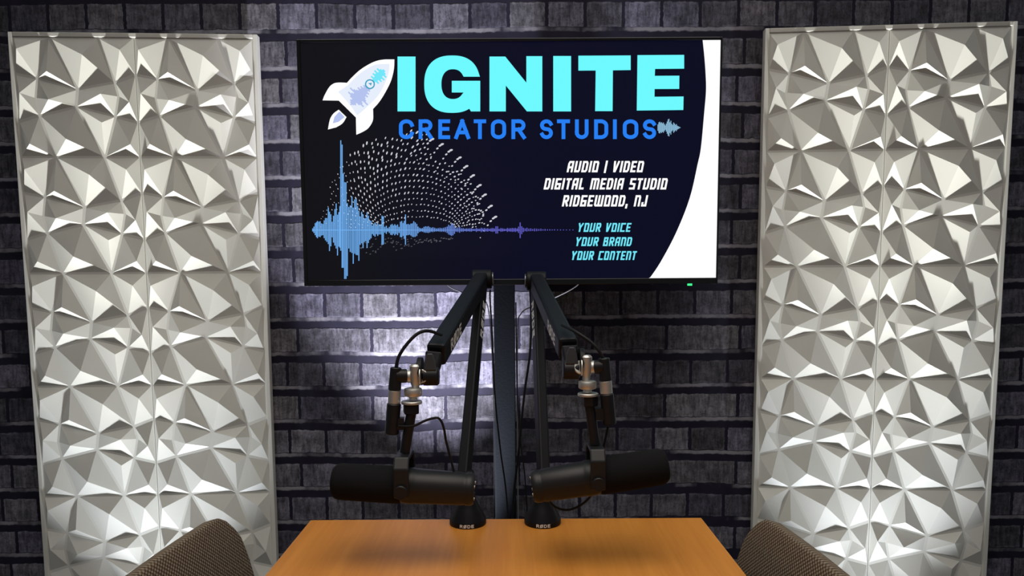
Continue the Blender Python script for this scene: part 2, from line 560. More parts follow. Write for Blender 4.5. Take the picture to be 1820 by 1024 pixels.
A([(1028, 99), (1121, 98.5), (1121, 124.5), (1089.3, 125), (1088.8, 197.5), (1057.8, 197.5), (1058.8, 125.3), (1028, 125.5)])
A([(1133, 98), (1216, 97.5), (1216, 122), (1164.3, 122.5), (1163.8, 134.8), (1207.5, 134.5), (1207.2, 158), (1163.5, 158.2), (1163.3, 172), (1215, 171.5), (1214.5, 195.5), (1131.8, 196.5)])
ti.build('title_lettering', M_E_CYAN, scr)

# stroke lettering
def arcpts(cx, cy, rx, ry, a0, a1, n=10):
    return [(cx + rx * math.cos(R_(a0 + (a1 - a0) * k / n)), cy + ry * math.sin(R_(a0 + (a1 - a0) * k / n))) for k in range(n + 1)]
ROUND = {
    'C': (1, [arcpts(.5, .72, .5, .28, 10, 180) + arcpts(.5, .28, .5, .28, 180, 350)]),
    'R': (1, [[(0, 0), (0, 1), (.55, 1)] + arcpts(.55, .74, .42, .26, 90, -90) + [(0, .48)], [(.5, .48), (1, 0)]]),
    'E': (.9, [[(1, 1), (0, 1), (0, 0), (1, 0)], [(0, .52), (.9, .52)]]),
    'A': (1.05, [[(0, 0), (.5, 1), (1, 0)], [(.17, .3), (.83, .3)]]),
    'T': (.95, [[(0, 1), (1, 1)], [(.5, 1), (.5, 0)]]),
    'O': (1, [arcpts(.5, .72, .5, .28, 0, 180) + arcpts(.5, .28, .5, .28, 180, 360) + [(1, .72)]]),
    'S': (1, [arcpts(.5, .75, .48, .25, 20, 240, 12) + arcpts(.5, .26, .48, .26, 60, -160, 12)]),
    'U': (1, [[(0, 1), (0, .28)] + arcpts(.5, .28, .5, .28, 180, 360) + [(1, 1)]]),
    'D': (1, [[(0, 0), (0, 1), (.45, 1)] + arcpts(.45, .72, .55, .28, 90, 0) + arcpts(.45, .28, .55, .28, 0, -90) + [(0, 0)]]),
    'I': (0, [[(0, 0), (0, 1)]]),
    'Ø': (1, [arcpts(.5, .72, .5, .28, 0, 180) + arcpts(.5, .28, .5, .28, 180, 360) + [(1, .72)], [(-.05, -.08), (1.05, 1.08)]]),
}
TECH = {
    'A': (1, [[(0, 0), (0, .82), (.18, 1), (1, 1), (1, 0)], [(0, .42), (1, .42)]]),
    'U': (1, [[(0, 1), (0, 0), (.85, 0), (1, .15), (1, 1)]]),
    'D': (1, [[(0, 0), (0, 1), (.8, 1), (1, .85), (1, .15), (.8, 0), (0, 0)]]),
    'I': (0, [[(0, 0), (0, 1)]]),
    'O': (1, [[(0, 0), (0, 1), (.85, 1), (1, .88), (1, 0), (0, 0)]]),
    '|': (0, [[(0, -.08), (0, 1.04)]]),
    'V': (1, [[(0, 1), (.25, 0), (.42, 0), (1, 1)]]),
    'E': (.9, [[(1, 1), (0, 1), (0, 0), (1, 0)], [(0, .5), (.85, .5)]]),
    'G': (1, [[(1, 1), (0, 1), (0, 0), (1, 0), (1, .48), (.5, .48)]]),
    'T': (.9, [[(0, 1), (1, 1)], [(.5, 1), (.5, 0)]]),
    'L': (.85, [[(0, 1), (0, 0), (1, 0)]]),
    'M': (1.45, [[(0, 0), (0, 1), (.9, 1), (1, .85), (1, 0)], [(.5, 1), (.5, 0)]]),
    'S': (1, [[(1, 1), (0, 1), (0, .52), (1, .46), (1, 0), (0, 0)]]),
    'R': (1, [[(0, 0), (0, 1), (.85, 1), (1, .85), (1, .6), (.85, .48), (0, .48)], [(.5, .48), (1, 0)]]),
    'W': (1.45, [[(0, 1), (0, .1), (.1, 0), (1, 0), (1, 1)], [(.5, 0), (.5, 1)]]),
    ',': (.1, [[(.6, .06), (-.6, -.22)]]),
    'N': (1, [[(0, 0), (0, 1), (.85, 1), (1, .85), (1, 0)]]),
    'J': (.9, [[(1, 1), (1, 0), (0, 0), (0, .25)]]),
    'Y': (1.05, [[(0, 1), (.38, .45), (1, 1)], [(.38, .45), (.38, 0)]]),
    'B': (1, [[(0, 0), (0, 1), (.9, 1), (.9, .54), (0, .54)], [(.9, .5), (1, .42), (1, 0), (0, 0)]]),
    'C': (1, [[(1, 1), (0, 1), (0, 0), (1, 0)]]),
}
def stroke_letter(b, font, ch, x0, w, y0, h, st, place, slant=0.0):
    """one letter in a box: x0..x0+w, baseline y0, cap height h, stroke st (flat units); place maps (x, y) to space"""
    i = st / 2
    for line in font[ch][1]:
        pts = [Vector((x0 + i + px * (w - st), y0 + i + py * (h - st))) if font[ch][0] else Vector((x0 + i, y0 + i + py * (h - st))) for px, py in line]
        closed = (pts[0] - pts[-1]).length < 1e-6
        n = len(pts)
        for k in range(n - 1):
            a, c = pts[k], pts[k + 1]
            d = (c - a)
            if d.length < 1e-9: continue
            d.normalize(); nn = Vector((-d.y, d.x))
            def ext(j0, j1, j2):
                if j0 is None: return i
                t = (pts[j1] - pts[j0]).normalized().dot((pts[j2] - pts[j1]).normalized())
                return i * min(1.0, math.tan(math.acos(max(-1, min(1, t))) / 2))
            ea = ext(k - 1 if k > 0 else (n - 2 if closed else None), k, k + 1) if (k > 0) else (ext(n - 2, n - 1, 1) if closed else i)
            if k > 0: ea = ext(k - 1, k, k + 1)
            if k < n - 2: ec = ext(k, k + 1, k + 2)
            else: ec = ext(k, n - 1, 1) if closed else i
            if closed:
                if k == 0: ea = 0 if n > 12 else ea
            q = [a - d * ea + nn * i, c + d * ec + nn * i, c + d * ec - nn * i, a - d * ea - nn * i]
            b.bm.faces.new([b.bm.verts.new(place(v.x + slant * (v.y - y0), v.y)) for v in q])

def stroke_text(b, font, text, x0, x1, y0, h, st, place, lw=0.62, gap=0.22, space=0.42, slant=0.0):
    """fit the text between x0 and x1"""
    ws = []
    for ch in text:
        if ch == ' ': ws.append(None)
        else: ws.append(max(font[ch][0] * lw * h, st))
    def total(k): return sum((w if w == st else w * k) if w else space * h * k for w in ws) + gap * h * k * (len(text) - 1)
    k = (x1 - x0 - slant * h) / total(1.0)
    x = x0
    for ch, w in zip(text, ws):
        if w is None: x += (space + gap) * h * k; continue
        ww = w if w == st else w * k
        stroke_letter(b, font, ch, x, ww, y0, h, st, place, slant)
        x += ww + gap * h * k

def on_art(lift):
    return lambda x, y: art(x, -y, lift)
CS = [('C', 709, 735.5), ('R', 744, 769), ('E', 779, 800), ('A', 807.5, 835.5), ('T', 842, 864), ('O', 872.5, 899.5), ('R', 909, 934.5),
      ('S', 959.5, 983), ('T', 990, 1013), ('U', 1022, 1046), ('D', 1056, 1081), ('I', 1089.5, 1097.5), ('O', 1107, 1134.5), ('S', 1142.5, 1166.5)]
for word in (CS[:7], CS[7:]):
    su = MB()
    for ch, xa, xb in word:
        stroke_letter(su, ROUND, ch, xa, xb - xa, -247.2, 35.0, 6.7, on_art(0.0008))
    su.build('subtitle_lettering', M_E_BLUE, scr)
ta = MB()
stroke_text(ta, TECH, 'AUDIO | VIDEO', 1007, 1143, -306.2, 20.0, 3.5, on_art(0.0008), lw=0.70, gap=0.17, slant=0.2)
stroke_text(ta, TECH, 'DIGITAL MEDIA STUDIO', 966, 1184, -336.8, 20.0, 3.5, on_art(0.0008), lw=0.70, gap=0.17, slant=0.2)
stroke_text(ta, TECH, 'RIDGEWOOD, NJ', 998.5, 1150.5, -367.0, 20.0, 3.5, on_art(0.0008), lw=0.70, gap=0.17, slant=0.2)
ta.build('address_lettering', M_E_WHITE, scr)
sl = MB()
stroke_text(sl, TECH, 'YOUR VOICE', 1026, 1122, -412.2, 15.8, 2.8, on_art(0.0008), lw=0.70, gap=0.17, slant=0.2)
stroke_text(sl, TECH, 'YOUR BRAND', 1022, 1124.5, -437.4, 15.8, 2.8, on_art(0.0008), lw=0.70, gap=0.17, slant=0.2)
stroke_text(sl, TECH, 'YOUR CONTENT', 1014.5, 1132.5, -462.2, 15.8, 2.8, on_art(0.0008), lw=0.70, gap=0.17, slant=0.2)
sl.build('slogan_lettering', M_E_AQUA, scr)

# rocket emblem
k = 400 / 1707
def z3(pts): return [(520 + a * k, 60 + b * k) for a, b in pts]
body = z3(arc_smooth([(772, 194), (768, 270), (745, 360), (700, 450), (655, 520), (610, 570)])) + z3(arc_smooth([(611, 600), (608, 660), (575, 715), (530, 745), (483, 766)])) \
    + z3([(480, 635), (350, 507), (227, 505)]) + z3(arc_smooth([(240, 470), (275, 408), (310, 378), (350, 370), (412, 372)])) + z3(arc_smooth([(440, 340), (510, 275), (590, 225), (650, 202), (705, 194)]))
ro = MB()
ro.poly([art(a, b, 0.0006) for a, b in body])
ro.poly([art(a, b, 0.0006) for a, b in z3(arc_smooth([(350, 576), (310, 605), (283, 650), (268, 726)]) + arc_smooth([(330, 710), (378, 680), (409, 632)]))])
ro = ro.build('rocket_emblem', M_E_WHITE, scr)
pb = MB()
pb.poly([art(a, b, 0.0009) for a, b in z3(arc_smooth([(735, 228), (728, 300), (690, 400), (640, 480), (560, 560), (490, 620)]) + arc_smooth([(450, 560), (400, 500), (345, 440)]) + arc_smooth([(420, 390), (500, 310), (600, 245), (660, 230)]))])
pb.build('pale_hull', M_E_PALE, scr)
lw = MB()
def rbar(b, t, half, w):
    # bar across the rocket's long axis; t runs along the axis in zoomed canvas units
    cx, cy = 440 + 0.70 * t, 540 - 0.72 * t
    dx, dy = 0.70, -0.72; nx, ny = 0.72, 0.70
    b.poly([art(a, c, 0.0011) for a, c in z3([(cx + nx * half - dx * w, cy + ny * half - dy * w), (cx + nx * half + dx * w, cy + ny * half + dy * w), (cx - nx * half + dx * w, cy - ny * half + dy * w), (cx - nx * half - dx * w, cy - ny * half - dy * w)])])
for i, hh in enumerate([6, 18, 30, 22, 50, 80, 58, 44, 92, 64, 48, 36, 52, 30, 44, 22, 34, 26]):
    rbar(lw, 6 + i * 10.5, hh, 5.6)
lw.poly([art(a, b, 0.0011) for a, b in z3([(355, 590), (395, 632), (350, 668), (305, 680), (318, 630)])])
lw.build('lavender_bars', M_E_LAV, scr)
cb = MB()
for i, hh in enumerate([14, 40, 20, 46, 30, 52, 22, 48, 28, 12]):
    rbar(cb, 252 + i * 12.0, hh, 6.4)
cb.build('aqua_bars', M_E_AQUA, scr)
rg = MB()
def ring_art(b, cx, cy, r0, r1, lift, n=32):
    for q in range(n):
        t0, t1 = 2 * math.pi * q / n, 2 * math.pi * (q + 1) / n
        b.poly([art(a, c, lift) for a, c in z3([(cx + r1 * math.cos(t0), cy + r1 * math.sin(t0)), (cx + r1 * math.cos(t1), cy + r1 * math.sin(t1)), (cx + r0 * math.cos(t1), cy + r0 * math.sin(t1)), (cx + r0 * math.cos(t0), cy + r0 * math.sin(t0))])])
ring_art(rg, 587, 383, 28, 38, 0.0014)
rg.poly([art(a, b, 0.0014) for a, b in z3([(572, 376), (602, 372), (594, 396), (588, 386)])])
rg.build('porthole_ring', M_E_TEAL, scr)

# small waveform at the end of the subtitle
sm = MB()
for i, hh in enumerate([24, 40, 44, 36, 40, 32, 38, 26, 16, 30, 46, 62, 66, 40, 52, 28, 20, 38, 30, 20, 26, 14, 10, 6, 3]):
    x = 900 + (1150 + i * 7.0) * k; y = 60 + 712 * k
    sm.poly([art(a, b, 0.0008) for a, b in ((x - .55, y - hh * k), (x + .55, y - hh * k), (x + .55, y + hh * k), (x - .55, y + hh * k))])
sm.build('small_waveform', M_E_SKY, scr)

# large waveform
WV = [(98, 10, 10), (106, 22, 20), (115, 45, 35), (123, 52, 48), (130, 60, 55), (139, 55, 45), (148, 58, 48), (157, 44, 38), (166, 40, 35), (175, 64, 55), (184, 80, 70), (193, 80, 80),
      (203, 150, 95), (211, 122, 142), (220, 105, 110), (229, 55, 50), (238, 95, 85), (247, 140, 105), (256, 178, 125), (265, 102, 172), (274, 118, 112), (281, 160, 120), (287, 604, 140), (296, 575, 255), (304, 380, 255),
      (313, 322, 330), (322, 320, 330), (331, 180, 310), (341, 155, 125), (351, 165, 148), (362, 225, 155), (371, 150, 228), (381, 205, 160), (391, 210, 168), (400, 160, 170), (409, 128, 208), (418, 90, 100), (428, 122, 90), (437, 104, 122), (446, 78, 80),
      (455, 80, 76), (464, 118, 122), (473, 95, 88), (482, 65, 66), (491, 60, 56), (500, 30, 28), (509, 42, 38), (518, 50, 45), (527, 30, 28), (536, 45, 40), (545, 36, 30), (556, 35, 30), (565, 96, 100), (574, 92, 98), (584, 20, 18), (594, 28, 26), (604, 12, 12), (614, 20, 20), (624, 34, 32), (633, 40, 35), (642, 30, 26), (651, 38, 36), (660, 30, 28), (670, 36, 35), (680, 20, 20), (689, 55, 48), (698, 60, 50), (707, 46, 40),
      (715, 60, 58), (723, 104, 100), (731, 38, 36), (741, 40, 35), (750, 36, 32), (760, 42, 38), (769, 44, 46), (779, 58, 48), (789, 50, 46), (799, 40, 40), (808, 22, 22), (818, 14, 14), (828, 10, 10), (838, 12, 12), (848, 20, 16), (858, 24, 18), (868, 22, 18), (878, 25, 20), (888, 18, 16), (898, 14, 12), (908, 18, 14), (920, 14, 12), (932, 10, 10), (944, 12, 10), (956, 14, 12), (968, 12, 12), (980, 14, 12), (992, 18, 14), (1004, 22, 20), (1014, 34, 30), (1024, 28, 34), (1033, 44, 40), (1043, 40, 36), (1053, 26, 26), (1064, 12, 12), (1076, 16, 14), (1088, 22, 18), (1100, 12, 12), (1112, 12, 12)]
rs = random.Random(3)
x = 1124
while x < 1480:
    a = 6 + 8 * rs.random()
    if abs(x - 1342) < 12: a = 24
    WV.append((x, a, a)); x += 11
WV += [(1485, 22, 20), (1496, 50, 55), (1507, 24, 28), (1518, 14, 14), (1530, 9, 8), (1542, 14, 10), (1555, 8, 8), (1568, 10, 8), (1581, 6, 6), (1594, 9, 9), (1608, 8, 8), (1622, 6, 6), (1636, 8, 6), (1650, 4, 4), (1664, 6, 5), (1680, 4, 4), (1696, 4, 4), (1712, 3, 3), (1728, 4, 3), (1748, 3, 3), (1768, 3, 3), (1788, 2.5, 2.5), (1808, 2.5, 2.5), (1830, 2.5, 2.5), (1852, 2.5, 2.5)]
wf = MB(); k2 = 400 / 1517
for x, a, b in WV:
    px, py = 530 + x * k2, 240 + 640 * k2
    w = 0.86
    wf.poly([art(c, d, 0.0010) for c, d in ((px - w, py - a * k2), (px + w, py - a * k2), (px + w, py + b * k2), (px - w, py + b * k2))])
wf.poly([art(c, d, 0.0009) for c, d in ((555, 408.2), (925, 408.6), (925, 409.6), (555, 409.8))])
wf.build('waveform', M_E_WAVE, scr)

# swirl of dots above the waveform
dt = MB(); dm = MB()
def dash(b, cx, cy, ang, ln, wd):
    c, s = math.cos(ang), math.sin(ang)
    pts = []
    for q in range(8):
        t = 2 * math.pi * q / 8
        a, e = ln * math.cos(t), wd * math.sin(t)
        pts.append(art(530 + (cx + a * c - e * s) * k2, 240 + (cy + a * s + e * c) * k2, 0.0005))
    b.poly(pts)
rs = random.Random(11)
for i in range(15):
    f = i / 14                                        # 0 = outer row
    cx0, cy0 = 745 + 60 * f, 640 - 10 * f
    rx, ry = 590 - 330 * f, 655 - 575 * f
    n = int(54 - 22 * f)
    for q in range(n):
        a = math.pi * (0.01 + 0.98 * q / (n - 1))
        xx = cx0 + rx * math.cos(a) + rs.uniform(-5, 5); yy = cy0 - ry * math.sin(a) + rs.uniform(-4, 4) + (14 * math.sin(q * 1.9) if f < .3 else 0)
        if yy > 622 or (yy < 8 and xx < 700): continue
        if xx > 900 and f < 0.26: continue
        left = max(0.0, (480 - xx) / 330)
        size = (7.6 - 2.6 * f) * (1 - .62 * left) * (0.75 + 0.5 * rs.random())
        if xx < 250 and rs.random() < .35: continue
        ang = -a + math.pi / 2 - .9 if xx < 900 else -0.75
        if xx > 1000 and f < 0.45: ang = -0.35
        elong = 1.75 if 350 < xx < 860 and f < .75 else 1.25
        if xx > 1000 and f < 0.15: elong = 2.4
        dash(dt, xx, yy, ang, size * elong * .82, size * .62)
for i in range(90):                                   # faint lower echo of the swirl
    t = i / 89
    xx = 420 + 620 * t + rs.uniform(-12, 12); yy = 690 + 130 * (1 - t) * rs.random() + 12 * rs.random()
    dash(dm, xx, yy, -.3, 5.5, 3.0)
for i in range(60):                                   # comet heads along the right rim
    t = i % 10; s_ = i // 10
    hx = [905, 970, 1030, 1090, 1135, 1180, 1225, 1260, 1300, 1330][t]; hy = [28, 62, 102, 152, 210, 272, 338, 402, 478, 552][t]
    dash(dt, hx - 13 * s_ - 3 * s_ * s_ * .5, hy + 5 * s_ + 4.6 * s_ * s_, -.3 - .12 * s_, 13 - 1.9 * s_, 7.2 - .7 * s_)
dt.build('dot_pattern', M_E_DOT, scr); dm.build('faint_dots', M_E_DIM, scr)

# ------------------------------------------------------------------ television stand
st = thing('television_stand', 'dark steel floor column carrying the screen, behind the table', 'television stand', (-0.0175, 1.715, 0))
MB().box(-0.025, 0.025, -0.0, 0.03, 0.014, 1.60).build('column', M_COLUMN, st, bevel=0.002)
MB().box(-0.32, 0.32, -0.17, 0.11, 0.0, 0.014).build('base_plate', M_COLUMN, st, bevel=0.003)
for zb_ in (1.28, 1.49):
    MB().box(-0.16, 0.19, -0.0095, 0.0, zb_, zb_ + 0.03).build('mount_bracket', M_BLACKP, st)

# ------------------------------------------------------------------ table
tb = thing('table', 'orange maple table with straight edges between two brown chairs', 'table', (-0.013, 0.57, 0))
MB().box(-0.355, 0.355, -0.72, 0.722, 0.712, 0.740).build('tabletop', M_WOOD, tb, bevel=0.0025)
for sx in (-1, 1):
    for sy in (-1, 1):
        MB().box(sx * 0.29 - 0.025, sx * 0.29 + 0.025, sy * 0.62 - 0.025, sy * 0.62 + 0.025, 0, 0.712).build('leg', M_COLUMN, tb, bevel=0.003)

# ------------------------------------------------------------------ chairs
def chair(label, x, y, rz):
    """faces local +x"""
    root = thing('chair', label, 'chair', (x, y, 0), R_(rz), 'brown woven chairs at the table')
    b = MB(); NS, NTT = 28, 20
    grid = []
    for j in range(NTT + 1):
        t = j / NTT; row = []
        for i in range(NS + 1):
            s = -1 + 2 * i / NS
            ztop = 0.790 - 0.006 * s * s - 0.050 * max(0.0, (abs(s) - 0.70) / 0.30) ** 2.4
            z = 0.45 + (ztop - 0.45) * t
            yy = 0.222 * s * (1 - 0.04 * t ** 6) * (0.93 + 0.07 * min(1, t * 3))
            q = (z - 0.45) / 0.35
            xx = -0.0415 * q - 0.0285 * q ** 3 - 0.19
            row.append(b.bm.verts.new((xx, yy, z)))
        grid.append(row)
    for j in range(NTT):
        for i in range(NS):
            b.bm.faces.new((grid[j][i], grid[j][i + 1], grid[j + 1][i + 1], grid[j + 1][i]))
    br = b.build('backrest', M_WEAVE, root, smooth=True, recalc=False)
    sd = br.modifiers.new('thick', 'SOLIDIFY'); sd.thickness = 0.026; sd.offset = 0.0
    bv = br.modifiers.new('round', 'BEVEL'); bv.width = 0.010; bv.segments = 3; bv.limit_method = 'ANGLE'; bv.angle_limit = R_(50)
    MB().box(-0.185, 0.17, -0.22, 0.22, 0.40, 0.455).build('seat', M_WEAVE, root, bevel=0.02)
    MB().box(-0.175, 0.16, -0.20, 0.20, 0.375, 0.40).build('seat_frame', M_CHROME, root, bevel=0.004)
    for sx in (-1, 1):
        for sy in (-1, 1):
            MB().cyl((sx * 0.15 - 0.01, sy * 0.18, 0.376), (sx * 0.16 - 0.01, sy * 0.19, 0.0), 0.012, seg=16).build('leg', M_CHROME, root, smooth=True)
    for sy in (-1, 1):
        MB().tube([(-0.165, sy * 0.15, 0.388), (-0.205, sy * 0.15, 0.405), (-0.213, sy * 0.15, 0.46), (-0.224, sy * 0.15, 0.54)], 0.010).build('back_support', M_CHROME, root, smooth=True)
    return root
chair('brown woven-back chair pushed in at the left side of the table', -0.247, 0.985, -3.2)
chair('brown woven-back chair pushed in at the right side of the table', 0.172, 0.962, 183.5)

# ------------------------------------------------------------------ microphone arms
def print_on(p, ux, uy, n, lift=0.0006):
    p, ux, uy, n = Vector(p), Vector(ux).normalized(), Vector(uy).normalized(), Vector(n).normalized()
    return lambda x, y: p + ux * x + uy * y + n * lift

def boom_arm(label, base, lp, el, ue, inner):
    """inner = +1 when the arm's inner face looks to +x"""
    bx, by, bzz = base
    root = thing('desk_boom_stand', label, 'microphone stand', base, 0, 'black desk arms at the back edge of the table')
    def bl(b, name, m_, parent=root, **kw): return b.build(name, m_, parent, off=base, **kw)
    bl(MB().lathe((bx, by, bzz), (bx, by, bzz + 1), [(0, .0318), (.0015, .0325), (.0095, .0325), (.011, .0315), (.014, .0305), (.030, .0215), (.044, .0145), (.050, .0135), (.056, .0135)], 48), 'base_cone', M_ARM, smooth=True)
    # clamp under the table edge
    cl = MB(); cl.box(bx - .02, bx + .02, by + .0250, by + .0320, bzz - .065, bzz + .002); cl.box(bx - .02, bx + .02, by - .03, by + .0320, bzz - .072, bzz - .064)
    cl.cyl((bx, by - .012, bzz - .064), (bx, by - .012, bzz - .0285), .007); bl(cl, 'clamp', M_ARM)
    lt = MB()
    def on_rim(x, y):
        a = -math.pi / 2 + x / .0327
        return Vector((bx + .0329 * math.cos(a), by + .0329 * math.sin(a), bzz + y))
    stroke_text(lt, ROUND, 'RØDE', -.0125, .0125, .0022, .0058, .0013, on_rim, lw=.75)
    bl(lt, 'base_lettering', M_PRINT, recalc=False)
    lpv, elv, uev = Vector(lp), Vector(el), Vector(ue)
    bl(MB().cyl((bx, by, bzz + .056), lp, .0095, .0095), 'swivel_post', M_ARM, smooth=True)
    bl(MB().cyl(lpv - Vector((.017, 0, 0)), lpv + Vector((.017, 0, 0)), .0155, ch=.002), 'lower_pivot', M_ARM, smooth=True)
    d1 = (elv - lpv).normalized(); d2 = (elv - uev).normalized()
    nl = Vector((inner, -.32, 0)); nl = (nl - d1 * nl.dot(d1)).normalized()
    la = bl(MB().beam(lpv + d1 * .004, elv - d1 * .004, .0180, .028, side=nl), 'lower_arm', M_ARM, bevel=.003)
    ua = bl(MB().beam(uev + d2 * .012, elv - d2 * .002, .030, .036, .027, .034, side=(1, 0, 0)), 'upper_arm', M_ARM, bevel=.005)
    bl(MB().cyl(elv - Vector((.020, 0, 0)), elv + Vector((.020, 0, 0)), .0195, ch=.002), 'elbow_joint', M_ARM, smooth=True)
    c0 = elv + Vector((inner * .0205, 0, 0))
    bl(MB().cyl(c0, c0 + Vector((inner * .003, 0, 0)), .0145, ch=.001), 'elbow_cap', mat('grey_cap', (.22, .23, .25), .3, metal=.7), smooth=True)
    # brand lettering on the inner faces
    nu = Vector((inner, 0, 0)); nu = (nu - d2 * nu.dot(d2)).normalized()
    for p0, p1, t0, ln, hgt, half, par, n in ((uev, elv, .052, .078, .020, .0147, ua, nu), (lpv, elv, .285, .080, .015, .0090, la, nl)):
        d = (p1 - p0).normalized()
        start, run = (p0 + d * t0, d) if inner > 0 else (p0 + d * (t0 + ln), -d)
        upv = n.cross(run).normalized()
        b = MB()
        stroke_text(b, ROUND, 'RØDE', 0, ln, -hgt / 2, hgt, .0042, print_on(start, run, upv, n, half + .0004), lw=.8)
        b.build('arm_lettering', M_PRINT, par, recalc=False, off=base)
    return root, bl

BL = (-0.0805, 1.268, 0.740); BR_ = (0.0525, 1.268, 0.740)
armL, bL = boom_arm('black microphone arm on the left, leaning up and out to the left', BL, (-.0865, 1.268, .822), (-.0605, 1.500, 1.172), (-.1215, 1.130, 1.052), 1)
armR, bR = boom_arm('black microphone arm on the right, leaning up and out to the right', BR_, (.0545, 1.268, .822), (.0500, 1.500, 1.168), (.0895, 1.130, 1.060), -1)

def arm_head(bl, s, kn, sw_, disc, wash, ue):
    """s = side the microphone hangs to (-1 left, +1 right); centres of the tilt knob, silver swivel, thumb disc, washer"""
    k_, w_ = Vector(kn), Vector(sw_); ue = Vector(ue)
    X = Vector((1, 0, 0)); Z = Vector((0, 0, 1))
    lev = MB()
    lev.prism([k_ + Vector((-.010, -.014, .010)), k_ + Vector((-.008, -.013, .025)), k_ + Vector((-.004, -.012, .036)), k_ + Vector((.004, -.012, .036)), k_ + Vector((.008, -.013, .025)), k_ + Vector((.010, -.014, .010))], (0, .005, 0))
    bl(lev, 'tilt_lever', M_LEVER, bevel=.0015)
    ck = MB(); ck.beam(k_ + Vector((0, .004, .002)), ue + Vector((0, .010, .004)), .020, .020, .026, .030, side=(1, 0, 0)); bl(ck, 'arm_end', M_ARM, bevel=.003)
    bl(MB().cyl(k_ - X * .0130 - Vector((0, .002, 0)), k_ + X * .0130 - Vector((0, .002, 0)), .0145, ch=.0025), 'tilt_knob', M_BLACKP, smooth=True)
    gap = MB().cyl(k_ + X * s * .0115, w_ - X * s * .0085, .0108, ch=.001)
    gap.cyl(w_ - X * s * .0090, w_ - X * s * .0066, .0135, ch=.0006)
    gap.cyl(w_ + X * s * .0060, w_ + X * s * .0125, .0098, ch=.0008)
    bl(gap, 'swivel_axle', M_STEEL, smooth=True)
    bl(MB().lathe(w_ + Z * .0185, w_ - Z * .05, [(0, .0060), (.003, .0085), (.026, .0085), (.033, .0060), (.0425, .0052)], 28), 'swivel_body', M_STEEL, smooth=True)
    hx = -s * .006; bd = MB().cyl(w_ + X * (hx - .004) + Vector((0, .014, .006)), w_ + X * (hx + .004) + Vector((0, .014, .006)), .0215, ch=.001)
    bl(bd, 'hinge_disc', M_ARM, smooth=True)
    d_ = Vector(disc)
    bl(MB().lathe(d_ + Z * .0068, d_ - Z, [(0, .0100), (.001, .0128), (.0025, .0136), (.0105, .0136), (.012, .0128), (.0136, .009), (.0142, .0065), (.0185, .0065)], 40), 'thumb_disc', M_STEEL, smooth=True)
    wv = Vector(wash)
    bl(MB().cyl(wv + Z * .0022 , wv - Z * .0022 , .0158, ch=.0008, seg=40), 'washer', M_STEEL, smooth=True)

arm_head(bL, -1, (-.1254, 1.118, 1.026), (-.1475, 1.104, 1.0275), (-.1512, 1.102, 1.0035), (-.1532, 1.101, .9880), (-.1215, 1.130, 1.052))
arm_head(bR, 1, (.0909, 1.118, 1.0345), (.1130, 1.104, 1.0400), (.1143, 1.102, 1.0130), (.1152, 1.101, .9985), (.0895, 1.130, 1.060))

# ------------------------------------------------------------------ microphones
def microphone(label, foam_end, rear_end, top, pivot, s, leads):
    """top = point right under the washer, pivot = where the yoke holds the body"""
    f, r = Vector(foam_end), Vector(rear_end); top = Vector(top); pv = Vector(pivot)
    root = thing('microphone', label, 'microphone', top, 0, 'black broadcast microphones on the desk arms')
    def bl(b, name, m_, parent=root, **kw): return b.build(name, m_, parent, off=top, **kw)
    L = (r - f).length; tp = (pv - f).length
    bl(MB().lathe(f, r, [(0, 0), (0.0005, .016), (.002, .0215), (.006, .0255), (.012, .0278), (.05, .0285), (tp - .012, .0285), (tp - .006, .0280), (tp - .004, .0262)], 48), 'windscreen', M_FOAM, smooth=True)
    body = bl(MB().lathe(f, r, [(tp - .004, .0262), (tp + .002, .0275), (tp + .014, .0278), (tp + .016, .0268), (tp + .02, .0268), (L - .018, .0252), (L - .016, .0244), (L - .013, .0244), (L - .011, .0252), (L - .004, .0248), (L, .0225), (L, .0)], 48), 'body', M_MIC, smooth=True)
    # rear plate screws
    d = (r - f).normalized()
    for q in range(3):
        sc = MB()
        a = 2 * math.pi * q / 3 + .5
        o1 = Vector((0, 1, 0)) * math.cos(a) * .015 + d.cross(Vector((0, 1, 0))) * math.sin(a) * .015
        sc.cyl(r + o1, r + o1 + d * .0012, .0022, seg=12)
        bl(sc, 'rear_screw', M_STEEL, body)
    nut0 = top
    bl(MB().lathe(top, top - Vector((0, 0, 1)), [(0, .0110), (.001, .0128), (.0135, .0128), (.015, .0110)], 6), 'stem_nut', M_BLACKP)
    yt = pv + Vector((0, 0, .047)); yt.x += -.001 * s
    bl(MB().cyl(top - Vector((0, 0, .014)), yt + Vector((0, 0, .004)), .0078, .0078), 'stem', M_BLACKP, smooth=True)
    # yoke: bar over the body and an arm down each side
    yk = MB()
    w = .0115
    prof = [(-.0375, -.010), (-.0375, .034), (-.026, .050), (.026, .050), (.0375, .034), (.0375, -.010), (.0325, -.010), (.0325, .031), (.024, .0435), (-.024, .0435), (-.0325, .031), (-.0325, -.010)]
    yk.prism([pv + Vector((-w, a, b)) for a, b in prof], (2 * w, 0, 0))
    yk = bl(yk, 'yoke', M_MIC, bevel=.002)
    for sy in (-1, 1):
        c = pv + Vector((0, sy * .0375, 0))
        bl(MB().cyl(c - Vector((0, sy * .010, 0)), c + Vector((0, sy * .006, 0)), .0105, ch=.001), 'yoke_knob', M_BLACKP, smooth=True)
    for lead in leads:
        bl(MB().tube(lead, .0019), 'lead', M_RUBBER, smooth=True)
    return root

